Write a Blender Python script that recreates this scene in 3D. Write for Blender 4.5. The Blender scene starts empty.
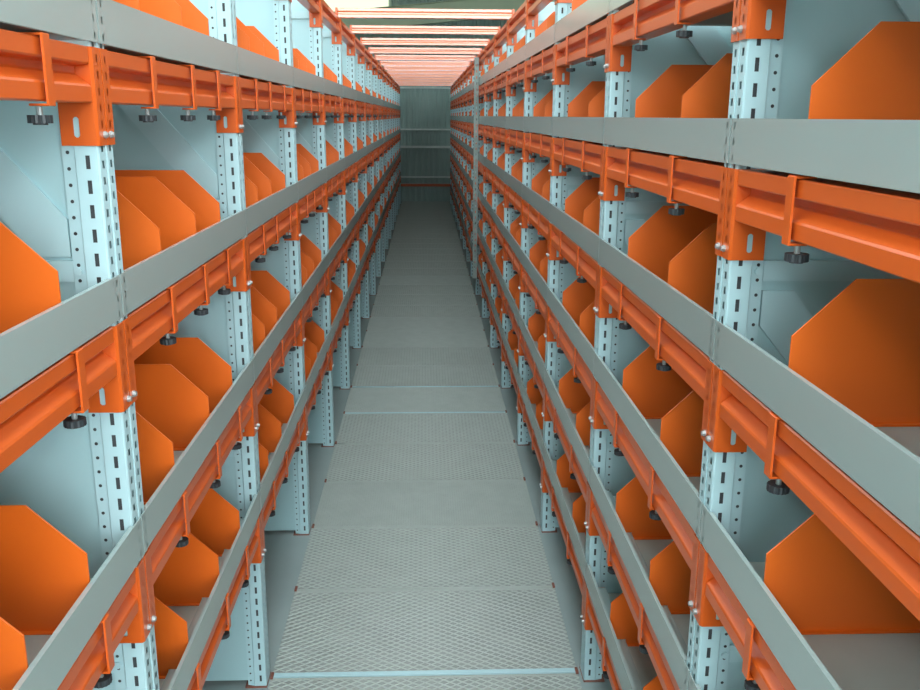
import bpy, bmesh, math, random
from mathutils import Vector, Matrix
C = bpy.context.scene.collection
SC = bpy.context.scene

# ------------------------------------------------------------------ camera
FPX = 905.05
H = 1.63
cam_d = bpy.data.cameras.new('camera')
cam = bpy.data.objects.new('camera', cam_d)
C.objects.link(cam)
cam_d.sensor_width = 36.0
cam_d.lens = FPX / 920.0 * 36.0
cam_d.clip_start = 0.02
R = ((0.99930617, 0.00377325, -0.03705327),
     (-0.03684505, 0.24553697, -0.96868676),
     (0.00544286, 0.96937988, 0.24550564))
m4 = Matrix(R).to_4x4()
m4.translation = Vector((0, 0, H))
cam.matrix_world = m4
SC.camera = cam

# ------------------------------------------------------------------ exposure, world
SC.view_settings.view_transform = 'Standard'
SC.view_settings.look = 'None'
SC.view_settings.gamma = 1.0
SC.view_settings.use_curve_mapping = False
SC.view_settings.exposure = -0.06
SKY_REAR = 12.5       # daylight through the rear window wall
SKY_ROOF = 7.0        # daylight through the roof panels
SKY_BACK = 1.3        # pale translucent panel high in the far gable
w = bpy.data.worlds.new('world')
SC.world = w
w.use_nodes = True
bg = w.node_tree.nodes['Background']
bg.inputs[0].default_value = (0.75, 0.9, 1.0, 1)
bg.inputs[1].default_value = 0.12


# ------------------------------------------------------------------ materials
def mat(name, col, rough=0.4, metal=0.0, coat=0.0, var=0.06, scale=9.0, bump=0.0, bscale=60, spec=0.5, rvar=0.08):
    m = bpy.data.materials.new(name)
    m.use_nodes = True
    nt = m.node_tree
    b = nt.nodes['Principled BSDF']
    b.inputs['Roughness'].default_value = rough
    b.inputs['Metallic'].default_value = metal
    b.inputs['Coat Weight'].default_value = coat
    b.inputs['Coat Roughness'].default_value = 0.15
    b.inputs['Specular IOR Level'].default_value = spec
    tc = nt.nodes.new('ShaderNodeTexCoord')
    n = nt.nodes.new('ShaderNodeTexNoise')
    n.inputs['Scale'].default_value = scale
    n.inputs['Detail'].default_value = 5
    nt.links.new(tc.outputs['Object'], n.inputs['Vector'])
    r = nt.nodes.new('ShaderNodeValToRGB')
    r.color_ramp.elements[0].position = 0.3
    r.color_ramp.elements[1].position = 0.7
    r.color_ramp.elements[0].color = tuple(c * (1 - var) for c in col) + (1,)
    r.color_ramp.elements[1].color = tuple(min(1, c * (1 + var)) for c in col) + (1,)
    nt.links.new(n.outputs['Fac'], r.inputs['Fac'])
    nt.links.new(r.outputs['Color'], b.inputs['Base Color'])
    mr = nt.nodes.new('ShaderNodeMapRange')
    mr.inputs['To Min'].default_value = max(0.02, rough - rvar)
    mr.inputs['To Max'].default_value = min(1, rough + rvar)
    nt.links.new(n.outputs['Fac'], mr.inputs['Value'])
    nt.links.new(mr.outputs['Result'], b.inputs['Roughness'])
    if bump:
        n2 = nt.nodes.new('ShaderNodeTexNoise')
        n2.inputs['Scale'].default_value = bscale
        nt.links.new(tc.outputs['Object'], n2.inputs['Vector'])
        bp = nt.nodes.new('ShaderNodeBump')
        bp.inputs['Strength'].default_value = bump
        bp.inputs['Distance'].default_value = 0.002
        nt.links.new(n2.outputs['Fac'], bp.inputs['Height'])
        nt.links.new(bp.outputs['Normal'], b.inputs['Normal'])
    return m


def plain(name, col, rough, metal=0.0, spec=0.5, coat=0.0, var=0.03):
    m = mat(name, col, rough, metal, coat, var, 1.2, spec=spec, rvar=0.0)
    for n in m.node_tree.nodes:
        if n.type == 'VALTORGB':
            n.color_ramp.elements[0].position = 0.0
            n.color_ramp.elements[1].position = 1.0
        if n.type == 'TEX_NOISE':
            n.inputs['Detail'].default_value = 0
    return m


def emat(name, col, strength):
    m = bpy.data.materials.new(name)
    m.use_nodes = True
    nt = m.node_tree
    nt.nodes.remove(nt.nodes['Principled BSDF'])
    e = nt.nodes.new('ShaderNodeEmission')
    e.inputs['Color'].default_value = (*col, 1)
    e.inputs['Strength'].default_value = strength
    nt.links.new(e.outputs[0], nt.nodes['Material Output'].inputs['Surface'])
    return m


M = dict(
    orange=plain('orange_paint', (0.68, 0.110, 0.014), 0.30, spec=0.5, var=0.05),
    divider=plain('divider_orange_paint', (0.80, 0.138, 0.010), 0.38, var=0.06),
    blue=plain('pale_blue_paint', (0.47, 0.67, 0.715), 0.38),
    panel=plain('pale_blue_sheet', (0.42, 0.63, 0.67), 0.42, var=0.04),
    band=plain('satin_grey_sheet', (0.38, 0.45, 0.435), 0.22, metal=0.15, spec=0.8),
    slot_shade=plain('slot_shade_dark', (0.05, 0.055, 0.06), 0.7),  # near-black colour painting the shade inside the columns
    bar=plain('glossy_orange_paint', (0.80, 0.17, 0.04), 0.18, spec=0.8, coat=0.7),
    tray=mat('grey_shelf_sheet', (0.40, 0.42, 0.39), 0.5, var=0.08, scale=6),
    zinc=mat('zinc', (0.5, 0.53, 0.53), 0.4, metal=0.7, var=0.05),
    knob=mat('black_plastic', (0.03, 0.035, 0.04), 0.45, var=0.2, scale=30),
    plate=mat('grey_deck_plate', (0.33, 0.355, 0.335), 0.55, var=0.1, scale=8, bump=0.1),
    strand=mat('grey_expanded_metal', (0.42, 0.46, 0.435), 0.5, var=0.05, scale=12),
    floor=mat('grey_floor_plate', (0.31, 0.37, 0.37), 0.6, var=0.08, scale=3),
    rust=mat('red_oxide_shim', (0.22, 0.07, 0.045), 0.6, var=0.15, scale=20),
    corr=mat('green_grey_cladding', (0.34, 0.45, 0.42), 0.5, var=0.12, scale=1.5),
    corr_up=mat('pale_green_cladding', (0.40, 0.48, 0.42), 0.5, var=0.08, scale=1.5),
    rail=mat('galvanised_rail', (0.75, 0.8, 0.76), 0.4, var=0.06),
    lone=mat('dull_grey_green_steel', (0.33, 0.40, 0.38), 0.45, var=0.06),
    olive=mat('olive_steel', (0.43, 0.46, 0.30), 0.5, var=0.08, scale=2),
    roof=mat('roof_sheet', (0.38, 0.42, 0.36), 0.6, var=0.1, scale=1),
    wallm=mat('side_cladding', (0.30, 0.45, 0.44), 0.6, var=0.08, scale=2),
    rear=emat('rear_daylight', (0.90, 0.98, 1.0), SKY_REAR),
    skyl=emat('roof_daylight', (0.84, 0.98, 1.0), SKY_ROOF),
    gable=emat('gable_daylight', (0.90, 1.0, 0.72), SKY_BACK),
)


# ------------------------------------------------------------------ mesh helpers
class MB:
    def __init__(self):
        self.v, self.f = [], []

    def face(self, pts):
        i = len(self.v)
        self.v += [tuple(p) for p in pts]
        self.f.append(tuple(range(i, i + len(pts))))

    def box(self, x0, x1, y0, y1, z0, z1):
        i = len(self.v)
        self.v += [(x, y, z) for x in (x0, x1) for y in (y0, y1) for z in (z0, z1)]
        for q in ((0, 1, 3, 2), (4, 6, 7, 5), (0, 4, 5, 1), (2, 3, 7, 6), (0, 2, 6, 4), (1, 5, 7, 3)):
            self.f.append(tuple(i + k for k in q))

    def prism(self, poly, axis, a, b):
        """poly: 2D points; extruded along axis from a to b (axis 'y': points are x,z; 'x': y,z; 'z': x,y)"""
        def P(p, t):
            return {'y': (p[0], t, p[1]), 'x': (t, p[0], p[1]), 'z': (p[0], p[1], t)}[axis]
        i = len(self.v)
        n = len(poly)
        self.v += [P(p, a) for p in poly] + [P(p, b) for p in poly]
        for k in range(n):
            self.f.append((i + k, i + (k + 1) % n, i + n + (k + 1) % n, i + n + k))
        self.f.append(tuple(i + k for k in range(n)))
        self.f.append(tuple(i + n + k for k in reversed(range(n))))

    def cyl(self, c, r, h, axis='z', n=16, r2=None, wob=0):
        r2 = r if r2 is None else r2
        i = len(self.v)
        for t, rr in ((0, r), (h, r2)):
            for k in range(n):
                a = 2 * math.pi * k / n
                q = rr * (1 - (wob if k % 2 else 0))
                u, v = q * math.cos(a), q * math.sin(a)
                p = {'z': (u, v, t), 'x': (t, u, v), 'y': (u, t, v)}[axis]
                self.v.append((c[0] + p[0], c[1] + p[1], c[2] + p[2]))
        for k in range(n):
            self.f.append((i + k, i + (k + 1) % n, i + n + (k + 1) % n, i + n + k))
        self.f.append(tuple(i + k for k in range(n)))
        self.f.append(tuple(i + n + k for k in reversed(range(n))))

    def holed(self, P, u0, u1, v0, v1, slots):
        """flat sheet P(u,v) with rectangular / octagonal holes; slots = list of (uc, vc, w, h, round)
        sorted in v and not sharing a v range inside one column"""
        v = v0
        for (uc, vc, w, h, rnd) in slots:
            a, b = vc - h / 2, vc + h / 2
            l, r = uc - w / 2, uc + w / 2
            if a - 0.001 < v or b > v1 - 0.001:
                continue
            self.face([P(u0, v), P(u1, v), P(u1, a), P(u0, a)])
            self.face([P(u0, a), P(l, a), P(l, b), P(u0, b)])
            self.face([P(r, a), P(u1, a), P(u1, b), P(r, b)])
            if rnd:
                k = w * 0.29
                self.face([P(l, a), P(l + k, a), P(l, a + k)])
                self.face([P(r, a), P(r, a + k), P(r - k, a)])
                self.face([P(l, b), P(l, b - k), P(l + k, b)])
                self.face([P(r, b), P(r - k, b), P(r, b - k)])
            v = b
        self.face([P(u0, v), P(u1, v), P(u1, v1), P(u0, v1)])

    def mesh(self, name, m, s=1, bevel=0, recalc=True):
        me = bpy.data.meshes.new(name)
        me.from_pydata([(x * s, y, z) for x, y, z in self.v], [], self.f)
        bm = bmesh.new()
        bm.from_mesh(me)
        bmesh.ops.remove_doubles(bm, verts=bm.verts, dist=1e-5)
        if recalc:
            bmesh.ops.recalc_face_normals(bm, faces=bm.faces)
        if bevel:
            bmesh.ops.bevel(bm, geom=[e for e in bm.edges if e.is_manifold and e.calc_face_angle(0) > 0.5],
                            offset=bevel, segments=1, affect='EDGES')
        bm.to_mesh(me)
        bm.free()
        me.materials.append(m)
        return me


def obj(name, me, parent=None, loc=(0, 0, 0), rot=(0, 0, 0)):
    o = bpy.data.objects.new(name, me)
    C.objects.link(o)
    if parent:
        o.parent = parent
    o.location = loc
    o.rotation_euler = rot
    return o


def tag(o, label, cat, group=None):
    o['label'] = label
    o['category'] = cat
    if group:
        o['group'] = group
    return o


def struct(name, mb, m, loc=(0, 0, 0), bevel=0):
    o = obj(name, mb.mesh(name, m, bevel=bevel), loc=loc)
    o['kind'] = 'structure'
    return o


def copy_tree(o, parent=None):
    c = o.copy()
    C.objects.link(c)
    if parent:
        c.parent = parent
    for ch in list(o.children):
        copy_tree(ch, c)
    return c


# ------------------------------------------------------------------ the place
FACE = {-1: -0.4745, 1: 0.4659}           # plane of the upright fronts, left and right of the aisle
LEVELS = {-1: [0.533, 0.914, 1.317, 1.722], 1: [0.304, 0.606, 0.928, 1.243, 1.555, 1.877]}
TOP = 2.153
Y0 = 0.393
NB = 17
DEPTH = 0.62
ZF = -0.007
BACK = 18.0            # aisle end wall
SIDE = {-1: 'left', 1: 'right'}
ORD = ['nearest', 'second', 'third', 'fourth', 'fifth', 'sixth', 'seventh', 'eighth', 'ninth', 'tenth', 'eleventh',
       'twelfth', 'thirteenth', 'fourteenth', 'fifteenth', 'sixteenth', 'seventeenth', 'eighteenth', 'farthest']
LV = ['lowest', 'second', 'third', 'fourth', 'fifth', 'sixth', 'seventh']

# --- building shell
BX, BY0, BY1, BZ = 6.0, -7.0, 25.0, 5.6
mb = MB(); mb.box(-BX, BX, BY0, BY1, ZF - 0.2, ZF); struct('floor', mb, M['floor'])


def corrugated(x0, x1, z0, z1, pitch, depth, t=0.004):
    poly, x, k = [], x0, 0
    while x < x1 - 1e-6:
        poly += [(x, 0), (x + pitch * .42, 0), (x + pitch * .5, depth), (x + pitch * .92, depth)]
        x += pitch
    poly.append((x, 0))
    back = [(a, b + t + 0.01) for a, b in reversed(poly)]
    m = MB()
    n = len(poly)
    for k in range(n - 1):
        (a, b), (c, d) = poly[k], poly[k + 1]
        m.face([(a, b, z0), (c, d, z0), (c, d, z1), (a, b, z1)])
        m.face([(c, d + t, z0), (a, b + t, z0), (a, b + t, z1), (c, d + t, z1)])
    return m


o = obj('wall_end', corrugated(-1.4, 1.4, ZF, 2.14, 0.115, 0.03).mesh('wall_end', M['corr'], recalc=False), loc=(0, BACK, 0)); o['kind'] = 'structure'
o = obj('wall_back', corrugated(-BX, BX, ZF, BZ, 0.21, 0.05).mesh('wall_back', M['corr_up'], recalc=False), loc=(0, BY1, 0)); o['kind'] = 'structure'
for k, (z, hh, m) in enumerate(((1.37, .03, 'rail'), (1.04, .045, 'rail'), (0.465, .03, 'rail'), (0.31, .05, 'orange'))):
    mb = MB()
    mb.box(-0.9, 0.9, BACK - 0.05, BACK, z - hh / 2, z + hh / 2)
    struct('trim_%d' % (k + 1), mb, M[m])
mb = MB(); mb.box(-0.9, 0.9, BACK - 0.03, BACK + 0.04, 2.13, 2.155); struct('trim_5', mb, M['rail'])
for s in (-1, 1):
    mb = MB(); mb.box(s * BX, s * (BX + 0.1), BY0, BY1, ZF, BZ)
    struct('wall_' + SIDE[s], mb, M['wallm'])
    # sheet wall that closes the rear of each rack
    mb = MB()
    xx = FACE[s] + s * (DEPTH + 0.10)
    mb.box(xx, xx + s * 0.03, Y0 - 0.06, BACK, ZF, 2.2)
    struct('wall_rack_' + SIDE[s], mb, M['wallm'])
# roof: opaque sheets with translucent strips
strips = [(-4.8, -3.0, 13.0), (-1.2, 1.2, 3.5), (3.0, 4.8, 13.0)]
sy0 = -6.0
mb = MB()
xs = [-BX] + [a for st in strips for a in st[:2]] + [BX]
for k in range(0, len(xs), 2):
    mb.box(xs[k], xs[k + 1], BY0, BY1, BZ, BZ + 0.05)
for a, b, sy1 in strips:
    mb.box(a, b, BY0, sy0, BZ, BZ + 0.05)
    mb.box(a, b, sy1, BY1, BZ, BZ + 0.05)
struct('ceiling', mb, M['roof'])
for k, (a, b, sy1) in enumerate(strips):
    mb = MB(); mb.box(a, b, sy0, sy1, BZ + 0.01, BZ + 0.03); struct('window_%d' % (k + 1), mb, M['skyl'])
# rear wall with a wide daylight band behind the photographer
wz0, wz1, wx0, wx1 = 1.3, 5.2, -2.2, 5.4
mb = MB()
mb.box(-BX, BX, BY0 - 0.1, BY0, ZF, wz0)
mb.box(-BX, BX, BY0 - 0.1, BY0, wz1, BZ)
mb.box(-BX, wx0, BY0 - 0.1, BY0, wz0, wz1)
mb.box(wx1, BX, BY0 - 0.1, BY0, wz0, wz1)
struct('wall_rear', mb, M['wallm'])
wf = MB()
for k in range(5):
    x = wx0 + (wx1 - wx0) * k / 4
    wf.box(x - 0.04, x + 0.04, BY0 - 0.06, BY0 + 0.02, wz0, wz1)
wf.box(wx0, wx1, BY0 - 0.06, BY0 + 0.02, 3.2, 3.26)
o = struct('window_4', wf, M['rail'])
mb = MB(); mb.box(wx0, wx1, BY0 - 0.08, BY0 - 0.065, wz0, wz1); obj('pane', mb.mesh('pane', M['rear']), o)
# far gable: pale translucent panels upper left, roof beams
mb = MB(); mb.box(-5.8, -0.95, BY1 - 0.08, BY1 - 0.02, 4.1, 5.5); struct('window_5', mb, M['gable'])


def ibeam(name, p0, p1, h, wd, m):
    a, b = Vector(p0), Vector(p1)
    L = (b - a).length
    g = MB()
    g.box(0, L, -wd / 2, wd / 2, -0.012, 0)
    g.box(0, L, -wd / 2, wd / 2, -h, -h + 0.012)
    g.box(0, L, -0.005, 0.005, -h, 0)
    o = obj(name, g.mesh(name, m))
    o.location = a
    o.rotation_euler = (b - a).to_track_quat('X', 'Z').to_euler()
    o['kind'] = 'structure'
    return o


ibeam('trim_6', (-5.9, 20.6, 3.37), (5.9, 20.6, 4.55), 0.42, 0.2, M['olive'])

# --- walkway panels
PX0, PX1 = -0.468, 0.454


def deck_mesh(L, cx, cy, sw, lip, th=0.004):
    """expanded metal strands, real geometry, inside a frame"""
    g = MB()
    nx = int(round((PX1 - PX0) / cx))
    ny = int(round((L - lip) / cy))
    cx = (PX1 - PX0) / nx
    cy = (L - lip - 0.006) / ny
    x0, y0 = PX0, lip
    for j in range(ny):
        for i in range(nx):
            ax, ay = x0 + i * cx, y0 + j * cy
            mid = (ax + cx / 2, ay + cy / 2)
            for (px, py, qx, qy) in ((ax, ay + cy / 2, mid[0], ay), (mid[0], ay, ax + cx, ay + cy / 2),
                                     (ax, ay + cy / 2, mid[0], ay + cy), (mid[0], ay + cy, ax + cx, ay + cy / 2)):
                g.face([(px, py - sw / 2, -th * 0.7), (qx, qy - sw / 2, -th * 0.7), (qx, qy + sw / 2, 0), (px, py + sw / 2, 0)])
                g.face([(px, py + sw / 2, 0), (qx, qy + sw / 2, 0), (qx, qy + sw / 2, -th), (px, py + sw / 2, -th)])
    return g.mesh('expanded_metal', M['strand'], recalc=False)


def deck_panel(y0, y1, fine, lip):
    L = y1 - y0 - 0.006
    key = (round(L, 3), fine, lip)
    if key not in deck_panel.cache:
        p = MB(); p.box(PX0, PX1, 0, L, ZF, -0.0042)
        f = MB()
        f.box(PX0, PX1, 0, lip, -0.0042, 0.003)
        e = MB(); e.box(PX0, PX1, L - 0.004, L, -0.0042, 0.001)
        g = deck_mesh(L, *((0.020, 0.0125, 0.0014) if fine else (0.037, 0.0242, 0.0030)), lip)
        deck_panel.cache[key] = (p.mesh('base_plate', M['plate']), f.mesh('edge_strip', M['blue'] if lip > 0.004 else M['strand']), g, e.mesh('edge_strip', M['strand']))
    a, b, g, e = deck_panel.cache[key]
    r = obj('walkway_panel', None, loc=(0, y0, 0))
    obj('base_plate', a, r); obj('edge_strip', b, r); obj('edge_strip', e, r); obj('expanded_metal', g, r)
    return r


deck_panel.cache = {}
joints = [-0.61, -0.11, 0.393, 0.893, 1.393, 1.893, 2.396, 2.909, 3.415, 3.887, 4.385, 4.87, 5.376]
while joints[-1] + 0.5 < BACK - 0.03:
    joints.append(round(joints[-1] + 0.5, 3))
vis = 0
for k in range(len(joints) - 1):
    y0, y1 = joints[k], joints[k + 1]
    fine = k in (8, 11, 14, 15, 19)
    r = deck_panel(y0, y1, fine, {6: 0.018, 7: 0.004, 11: 0.011, 12: 0.011}.get(k, 0.0035))
    pos = ORD[max(0, k - 5)] if k - 5 < 18 else None
    if k < 5:
        tag(r, 'grey expanded metal walkway panel under and just behind the camera', 'walkway panel', 'walkway panels')
    elif pos:
        d = 'finer-meshed' if fine else ('bright-edged' if k == 6 else 'diamond-meshed')
        tag(r, '%s grey steel walkway panel, %s from the camera along the aisle floor' % (d, pos), 'walkway panel', 'walkway panels')
    else:
        n = len(joints) - 2 - k
        tag(r, 'dim grey walkway panel at the far end, %s from the corrugated end wall' % ORD[n], 'walkway panel', 'walkway panels')
    # (rust-red) retaining clips at the joint
for k in range(6, 24):
    for s in (-1, 1):
        mb = MB(); mb.box(-0.004, 0.004, -0.014, 0.014, 0, 0.006)
        if k < 6:
            continue
        x = PX0 + 0.004 if s < 0 else PX1 - 0.004
        o = obj('floor_clip', mb.mesh('floor_clip', M['rust']), loc=(x, joints[k] + 0.0, 0.0032 if True else 0))
        tag(o, 'rust-red clip at the %s edge of the aisle floor, %s joint from the camera' % (SIDE[s], ORD[k - 6]), 'clip', 'floor clips')

# --- uprights
ZB, ZT = ZF + 0.004, 2.156
random.seed(4)


def column_mesh(s, mirror_x=False):
    g = MB()
    z0, z1 = ZB, ZT
    def slots(uc, w, h, pitch, first, rnd=False):
        out, z = [], first
        while z < z1 - 0.02:
            out.append((uc, z, w, h, rnd)); z += pitch
        return out
    P = lambda u, v: (0.0, u, v)
    for a, b in ((-0.030, -0.004), (0.004, 0.030)):
        g.holed(P, a, b, z0, z1, slots((a + b) / 2, 0.008, 0.011, 0.0237, z0 + 0.02))
    # groove
    g.face([(0, -0.004, z0), (0.006, -0.002, z0), (0.006, -0.002, z1), (0, -0.004, z1)])
    g.face([(0.006, -0.002, z0), (0.006, 0.002, z0), (0.006, 0.002, z1), (0.006, -0.002, z1)])
    g.face([(0.006, 0.002, z0), (0, 0.004, z0), (0, 0.004, z1), (0.006, 0.002, z1)])
    for t in (-1, 1):
        g.face([(0, t * .030, z0), (.0025, t * .0325, z0), (.0025, t * .0325, z1), (0, t * .030, z1)])
        Q = lambda u, v, t=t: (u, t * 0.0325, v)
        g.holed(Q, 0.0025, 0.034, z0, z1, slots(0.0165, 0.0062, 0.0195, 0.0358, z0 + 0.025))
        g.face([(.034, t * .0325, z0), (.037, t * .026, z0), (.037, t * .026, z1), (.034, t * .0325, z1)])
        Q = lambda u, v, t=t: (u, t * 0.026, v)
        g.holed(Q, 0.037, 0.055, z0, z1, slots(0.047, 0.0052, 0.0052, 0.0237, z0 + 0.014, True))
    # rear closing web; an added dark core stands in for shade behind the slots
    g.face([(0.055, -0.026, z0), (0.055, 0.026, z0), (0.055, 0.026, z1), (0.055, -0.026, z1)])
    # top cap
    for zz in (z0, z1):
        g.face([(0, -.030, zz), (.034, -.0325, zz), (0.055, -.026, zz), (0.055, .026, zz), (.034, .0325, zz), (0, .030, zz)])
    return g.mesh('column', M['blue'], s)


def upright(s):
    r = obj('rack_upright', None)
    c = obj('front_column', COL[s], r)
    obj('slot_shade_core', INN[s], c)
    obj('rear_column', COL[-s], r, loc=(s * DEPTH, 0, 0))
    obj('side_panel', PAN[s], r)
    for z in (0.73, 1.40, 2.07):
        obj('horizontal_brace', HB[s], r, loc=(0, 0, z))
    for z in (0.73, 1.40):
        obj('diagonal_brace', DB[s], r, loc=(0, 0, z))
    obj('foot_plate', FP[s], r)
    return r


COL = {s: column_mesh(s) for s in (-1, 1)}
PAN, HB, DB, FP = {}, {}, {}, {}
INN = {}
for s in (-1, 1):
    g = MB(); g.box(0.0105, 0.031, -0.028, 0.028, ZB + 0.002, ZT - 0.002); g.box(0.031, 0.052, -0.0215, 0.0215, ZB + 0.002, ZT - 0.002)  # added core, coloured dark so the slots look shaded inside
    INN[s] = g.mesh('slot_shade_core', M['slot_shade'], s)
for s in (-1, 1):
    g = MB(); g.box(0.0555, DEPTH - 0.0555, -0.018, -0.016, ZB + 0.01, ZT - 0.02)
    PAN[s] = g.mesh('side_panel', M['panel'], s)
    g = MB(); g.box(0.0555, DEPTH - 0.0555, -0.0255, -0.0185, -0.016, 0.016)
    g.cyl((0.047, -0.0265, 0.0), 0.006, -0.004, 'y', 10)
    HB[s] = g.mesh('horizontal_brace', M['blue'], s)
    g = MB()
    a = (0.058, 0.0) if s < 0 else (0.058, 0.66)
    b = (DEPTH - 0.058, 0.66) if s < 0 else (DEPTH - 0.058, 0.0)
    zz = 0.035
    if s < 0:
        poly = [(a[0], 0.022), (a[0] + 0.05, 0.022), (b[0], 0.66 - 0.075), (b[0], 0.638), (b[0] - 0.03, 0.638), (a[0], 0.078)]
    else:
        poly = [(a[0], 0.638), (a[0] + 0.05, 0.638), (b[0], 0.075), (b[0], 0.022), (b[0] - 0.03, 0.022), (a[0], 0.582)]
    g.prism(poly, 'y', -0.0245, -0.0185)
    DB[s] = g.mesh('diagonal_brace', M['blue'], s)
    g = MB(); g.box(-0.001, 0.062, -0.037, 0.037, ZF, ZF + 0.0038)
    FP[s] = g.mesh('foot_plate', M['rust'], s)

for s in (-1, 1):
    proto = upright(s)
    for k in range(NB + 1):
        o = proto if k == 0 else copy_tree(proto)
        o.location = (FACE[s], Y0 + k, 0)
        if k <= 15:
            d = 'second' if k == 1 else ORD[k]
            tag(o, 'pale blue perforated upright frame with sheet panel, %s rack, %s from the camera' % (SIDE[s], d),
                'rack upright', '%s rack uprights' % SIDE[s])
        else:
            tag(o, 'dim blue upright frame at the far end, %s rack, %s from the end wall' % (SIDE[s], ORD[NB - k]),
                'rack upright', '%s rack uprights' % SIDE[s])

# --- beams
PROF = [(0.0, 0.0), (0.0, -0.024), (0.021, -0.026), (0.021, -0.038), (0.0, -0.053), (0.0, -0.077), (0.042, -0.077), (0.042, 0.0)]
BEAM, CON, STRAP, KNOB, BOLT = {}, {}, {}, {}, {}
for s in (-1, 1):
    g = MB(); g.prism(PROF, 'y', 0.037, 0.963)
    BEAM[s] = g.mesh('face_bar', M['orange'], s, bevel=0.002)
    for e in (0, 1):                     # near end, far end
        g = MB()
        q = lambda y: y if e == 0 else 1 - y
        P = lambda u, v: (-0.0035, q(u), v)
        sl = [(0.0175, z, 0.006, 0.0105, False) for z in (-0.107, -0.084, -0.061, -0.038, -0.015)]
        g.holed(P, 0.0025, 0.0325, -0.137, 0.0, sl)
        P = lambda u, v: (-0.0008, q(u), v)
        g.holed(P, 0.0025, 0.0325, -0.137, 0.0, sl)
        y = q(0.0025)
        g.face([(-.0035, y, -.137), (-.0008, y, -.137), (-.0008, y, 0), (-.0035, y, 0)])
        for z in (-.137, 0):
            g.face([(-.0035, y, z), (-.0008, y, z), (-.0008, q(.0325), z), (-.0035, q(.0325), z)])
        ya = q(0.0368)
        g.face([(-.0035, q(.0325), -.137), (0.0, ya, -.137), (0.0, ya, 0), (-.0035, q(.0325), 0)])
        P = lambda u, v: (u, ya, v)
        g.holed(P, 0.0, 0.050, -0.137, 0.0, [(0.027, -0.111, 0.009, 0.029, True)])
        P = lambda u, v: (u, q(0.0345), v)
        g.holed(P, 0.0, 0.050, -0.137, 0.0, [(0.027, -0.111, 0.009, 0.029, True)])
        g.face([(.050, ya, -.137), (.050, q(.0345), -.137), (.050, q(.0345), 0), (.050, ya, 0)])
        CON[s, e] = g.mesh('end_connector', M['orange'], s, recalc=False)
        g = MB()
        g.cyl((-0.0038, q(0.013), -0.122), 0.0055, -0.003, 'x', 10)
        g.cyl((-0.0068, q(0.013), -0.122), 0.0042, -0.003, 'x', 6)
        BOLT[s, e] = g.mesh('bolt', M['zinc'], s)
    g = MB()
    g.box(-0.0075, -0.0045, -0.011, 0.011, -0.083, 0.004)
    g.box(-0.0045, 0.022, -0.011, 0.011, 0.001, 0.004)
    g.box(-0.0045, 0.018, -0.011, 0.011, -0.083, -0.080)
    STRAP[s] = g.mesh('clamp_strap', M['orange'], s, bevel=0.0008)
    g = MB()
    g.cyl((0.010, 0, -0.0835), 0.004, -0.0105, 'z', 10)
    SCR = g.mesh('clamp_screw', M['zinc'], s) ; KNOB[s, 's'] = SCR
    g = MB()
    g.cyl((0.010, 0, -0.094), 0.0150, -0.010, 'z', 32, wob=0.06)
    g.cyl((0.010, 0, -0.104), 0.009, -0.002, 'z', 16)
    KNOB[s, 'k'] = g.mesh('clamp_knob', M['knob'], s)

rnd = random.Random(11)
OFFS = {}
for s in (-1, 1):
    for k in range(NB):
        for l, z in enumerate(LEVELS[s]):
            j = lambda a: a + rnd.uniform(-0.015, 0.015)
            if s < 0:
                base = [0.27, 0.53, 0.775] if k == 1 else ([0.30, 0.60 if l == 1 else 0.52, 0.805] if k == 0 else [0.22 + rnd.uniform(0, .04), 0.46 + rnd.uniform(0, .06), 0.77])
            else:
                base = [0.12, 0.745] if k == 0 else [0.33 if k == 1 else 0.31, 0.69]
            OFFS[s, k, l] = [j(a) for a in base]


def beam(s, k, z, offs):
    r = obj('shelf_crossbar', None, loc=(FACE[s], Y0 + k, z))
    obj('face_bar', BEAM[s], r)
    for e in (0, 1):
        c = obj('end_connector', CON[s, e], r)
        obj('bolt', BOLT[s, e], c)
    for y in offs:
        st = obj('clamp_strap', STRAP[s], r, loc=(0, y, 0))
        obj('clamp_screw', KNOB[s, 's'], st)
        obj('clamp_knob', KNOB[s, 'k'], st)
    return r


for s in (-1, 1):
    for l, z in enumerate(LEVELS[s] + [TOP]):
        top = l == len(LEVELS[s])
        for k in range(NB):
            r = beam(s, k, z, [] if top else OFFS[s, k, l])
            lv = 'topmost' if top else LV[l]
            tag(r, 'orange grooved beam %s, %s rack, %s level up, %s bay from camera' %
                ('without clamps' if top else 'with clamps', SIDE[s], lv, ORD[k] if k < NB - 1 else 'farthest'),
                'shelf beam', '%s rack beams' % SIDE[s])
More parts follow.
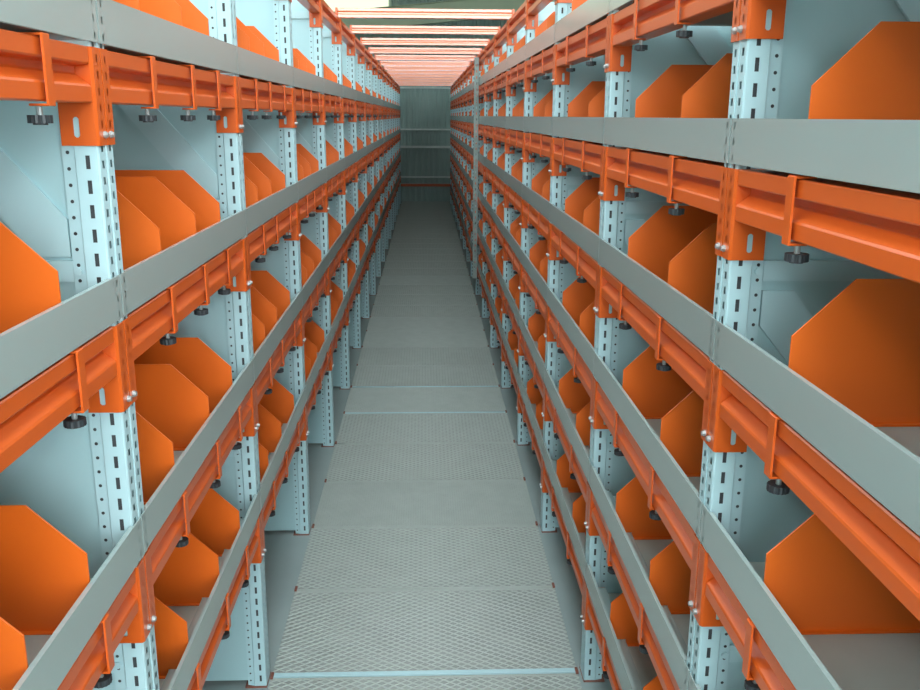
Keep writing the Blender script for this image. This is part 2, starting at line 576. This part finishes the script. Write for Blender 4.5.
            # beams at the rear of the shelf
# --- shelves with front lip
LIP, TRAY = {}, {}
for s in (-1, 1):
    g = MB()
    for x, fl in ((-0.0042, 1), (-0.0022, 0)):
        P = lambda u, v, x=x: (x, u, v)
        g.face([P(.040, .007), P(.960, .007), P(.960, .072), P(.040, .072)])
        for a, b in ((0.0025, 0.040), (0.960, 0.9975)):
            g.holed(P, a, b, 0.007, 0.072, [((0.0175 if a < .5 else 0.9825), zz, 0.005, 0.010, False) for zz in (0.016, 0.040, 0.063)])
    for y in (0.0025, 0.9975):
        g.face([(-.0042, y, .007), (-.0022, y, .007), (-.0022, y, .072), (-.0042, y, .072)])
    g.face([(-.0042, .0025, .007), (-.0042, .9975, .007), (-.0022, .9975, .007), (-.0022, .0025, .007)])
    g.box(-0.0042, -0.0022, 0.0025, 0.9975, 0.072, 0.0735)
    g.box(-0.0022, 0.003, 0.036, 0.964, 0.0720, 0.0735)
    g.box(-0.0022, 0.048, 0.05, 0.95, 0.0065, 0.0078)
    LIP[s] = g.mesh('front_lip', M['band'], s, recalc=False)
    g = MB()
    poly = [(0.0465, 0.005), (0.048, 0.005), (0.048, -0.009), (DEPTH - 0.06, -0.009), (DEPTH - 0.06, 0.01), (DEPTH - 0.058, 0.01), (DEPTH - 0.058, -0.0105), (0.0465, -0.0105)]
    g.prism(poly, 'y', 0.052, 0.948)
    for y in (0.2, 0.5, 0.8):
        g.box(0.05, DEPTH - 0.07, y - 0.02, y + 0.02, -0.04, -0.0105)
    TRAY[s] = g.mesh('tray', M['tray'], s)
for s in (-1, 1):
    for l, z in enumerate(LEVELS[s]):
        for k in range(NB):
            r = obj('steel_shelf', None, loc=(FACE[s], Y0 + k, z))
            obj('front_lip', LIP[s], r)
            obj('tray', TRAY[s], r)
            tag(r, 'grey steel shelf with tall front lip, %s rack, %s level up, %s bay from camera' %
                (SIDE[s], LV[l], ORD[k] if k < NB - 1 else 'farthest'), 'shelf', '%s rack shelves' % SIDE[s])

# --- dividers
DIV = {}


def divider_mb(s, x=0, y=0, z=0, g=None):
    g = g or MB()
    R_ = DEPTH - 0.075
    poly = [(0.006, 0.0085), (0.050, 0.0085), (0.050, -0.0085), (R_, -0.0085), (R_, 0.188), (0.083, 0.188), (0.006, 0.113)]
    g.prism([(x + s * a, z + b) for a, b in poly], 'y', y - 0.0015, y + 0.0015)
    x0, x1 = sorted((x + s * 0.052, x + s * R_))
    g.box(x0, x1, y - 0.009, y - 0.0015, z - 0.0085, z - 0.0065)
    return g


for s in (-1, 1):
    DIV[s] = divider_mb(s).mesh('divider', M['divider'])
items = []
for (s, k, l), offs in OFFS.items():
    for q, y in enumerate(offs):
        items.append((k, -s, l, q, s, y + 0.001, len(offs)))
items.sort(key=lambda t: (t[0], t[1], t[2]))
far = MB()
for n, (k, _, l, q, s, y, cnt) in enumerate(items):
    z = LEVELS[s][l]
    if n < 300:
        o = obj('shelf_divider', DIV[s], loc=(FACE[s], Y0 + k + y - (0.016 if s < 0 else 0.006), z))
        which = {3: ['nearest of three', 'middle of three', 'farthest of three'], 2: ['nearer of two', 'farther of two']}[cnt][q]
        tag(o, 'orange cut-corner divider, %s rack, %s shelf up, %s bay from camera, %s' % (SIDE[s], LV[l], ORD[k], which),
            'divider', 'orange dividers in the %s rack' % SIDE[s])
    else:
        divider_mb(s, FACE[s], Y0 + k + y - (0.016 if s < 0 else 0.006), z, far)
o = obj('far_shelf_dividers', far.mesh('far_shelf_dividers', M['divider']))
tag(o, 'mass of tiny orange dividers in the farthest bays of both racks', 'divider')
o['kind'] = 'stuff'

# --- tie bars across the aisle
g = MB(); g.prism([(-0.025, 0), (0.025, 0), (0.025, 0.05), (-0.025, 0.05), (-0.025, 0.034), (-0.019, 0.029), (-0.019, 0.021), (-0.025, 0.016)], 'x', -0.488, 0.488)
BAR = g.mesh('bar', M['bar'], bevel=0.0012)
ENDP = {}
for s, x in ((-1, -0.489), (1, 0.489)):
    g = MB(); g.box(min(x, x + s * 0.012), max(x, x + s * 0.012), -0.028, 0.028, -0.001, 0.052)
    ENDP[s] = g.mesh('end_plate', M['orange'])
for k in range(5, NB + 1):
    r = obj('tie_bar', None, loc=(0, Y0 + k, 2.159))
    obj('bar', BAR, r)
    for s in (-1, 1):
        obj('end_plate', ENDP[s], r)
    n = k - 5
    tag(r, 'orange tie bar spanning the aisle overhead between the rack tops, %s from the camera' % ORD[n], 'tie bar', 'overhead tie bars')

# --- lone galvanised post clipped to the front of the right rack
g = MB()
P = lambda u, v: (u, 0, v)
g.holed(P, 0, 0.040, 0.20, 2.115, [(0.02, 0.3 + i * 0.05, 0.008, 0.02, False) for i in range(36)])
P = lambda u, v: (0, u, v)
g.holed(P, 0, 0.035, 0.20, 2.115, [(0.018, 0.3 + i * 0.05, 0.008, 0.02, False) for i in range(36)])
g.box(0.038, 0.040, 0, 0.035, 0.20, 2.115)
o = obj('perforated_post', g.mesh('perforated_post', M['lone'], recalc=False), loc=(0.4208, 8.1, 0))
tag(o, 'slim grey perforated post standing alone against the front of the right rack', 'post')
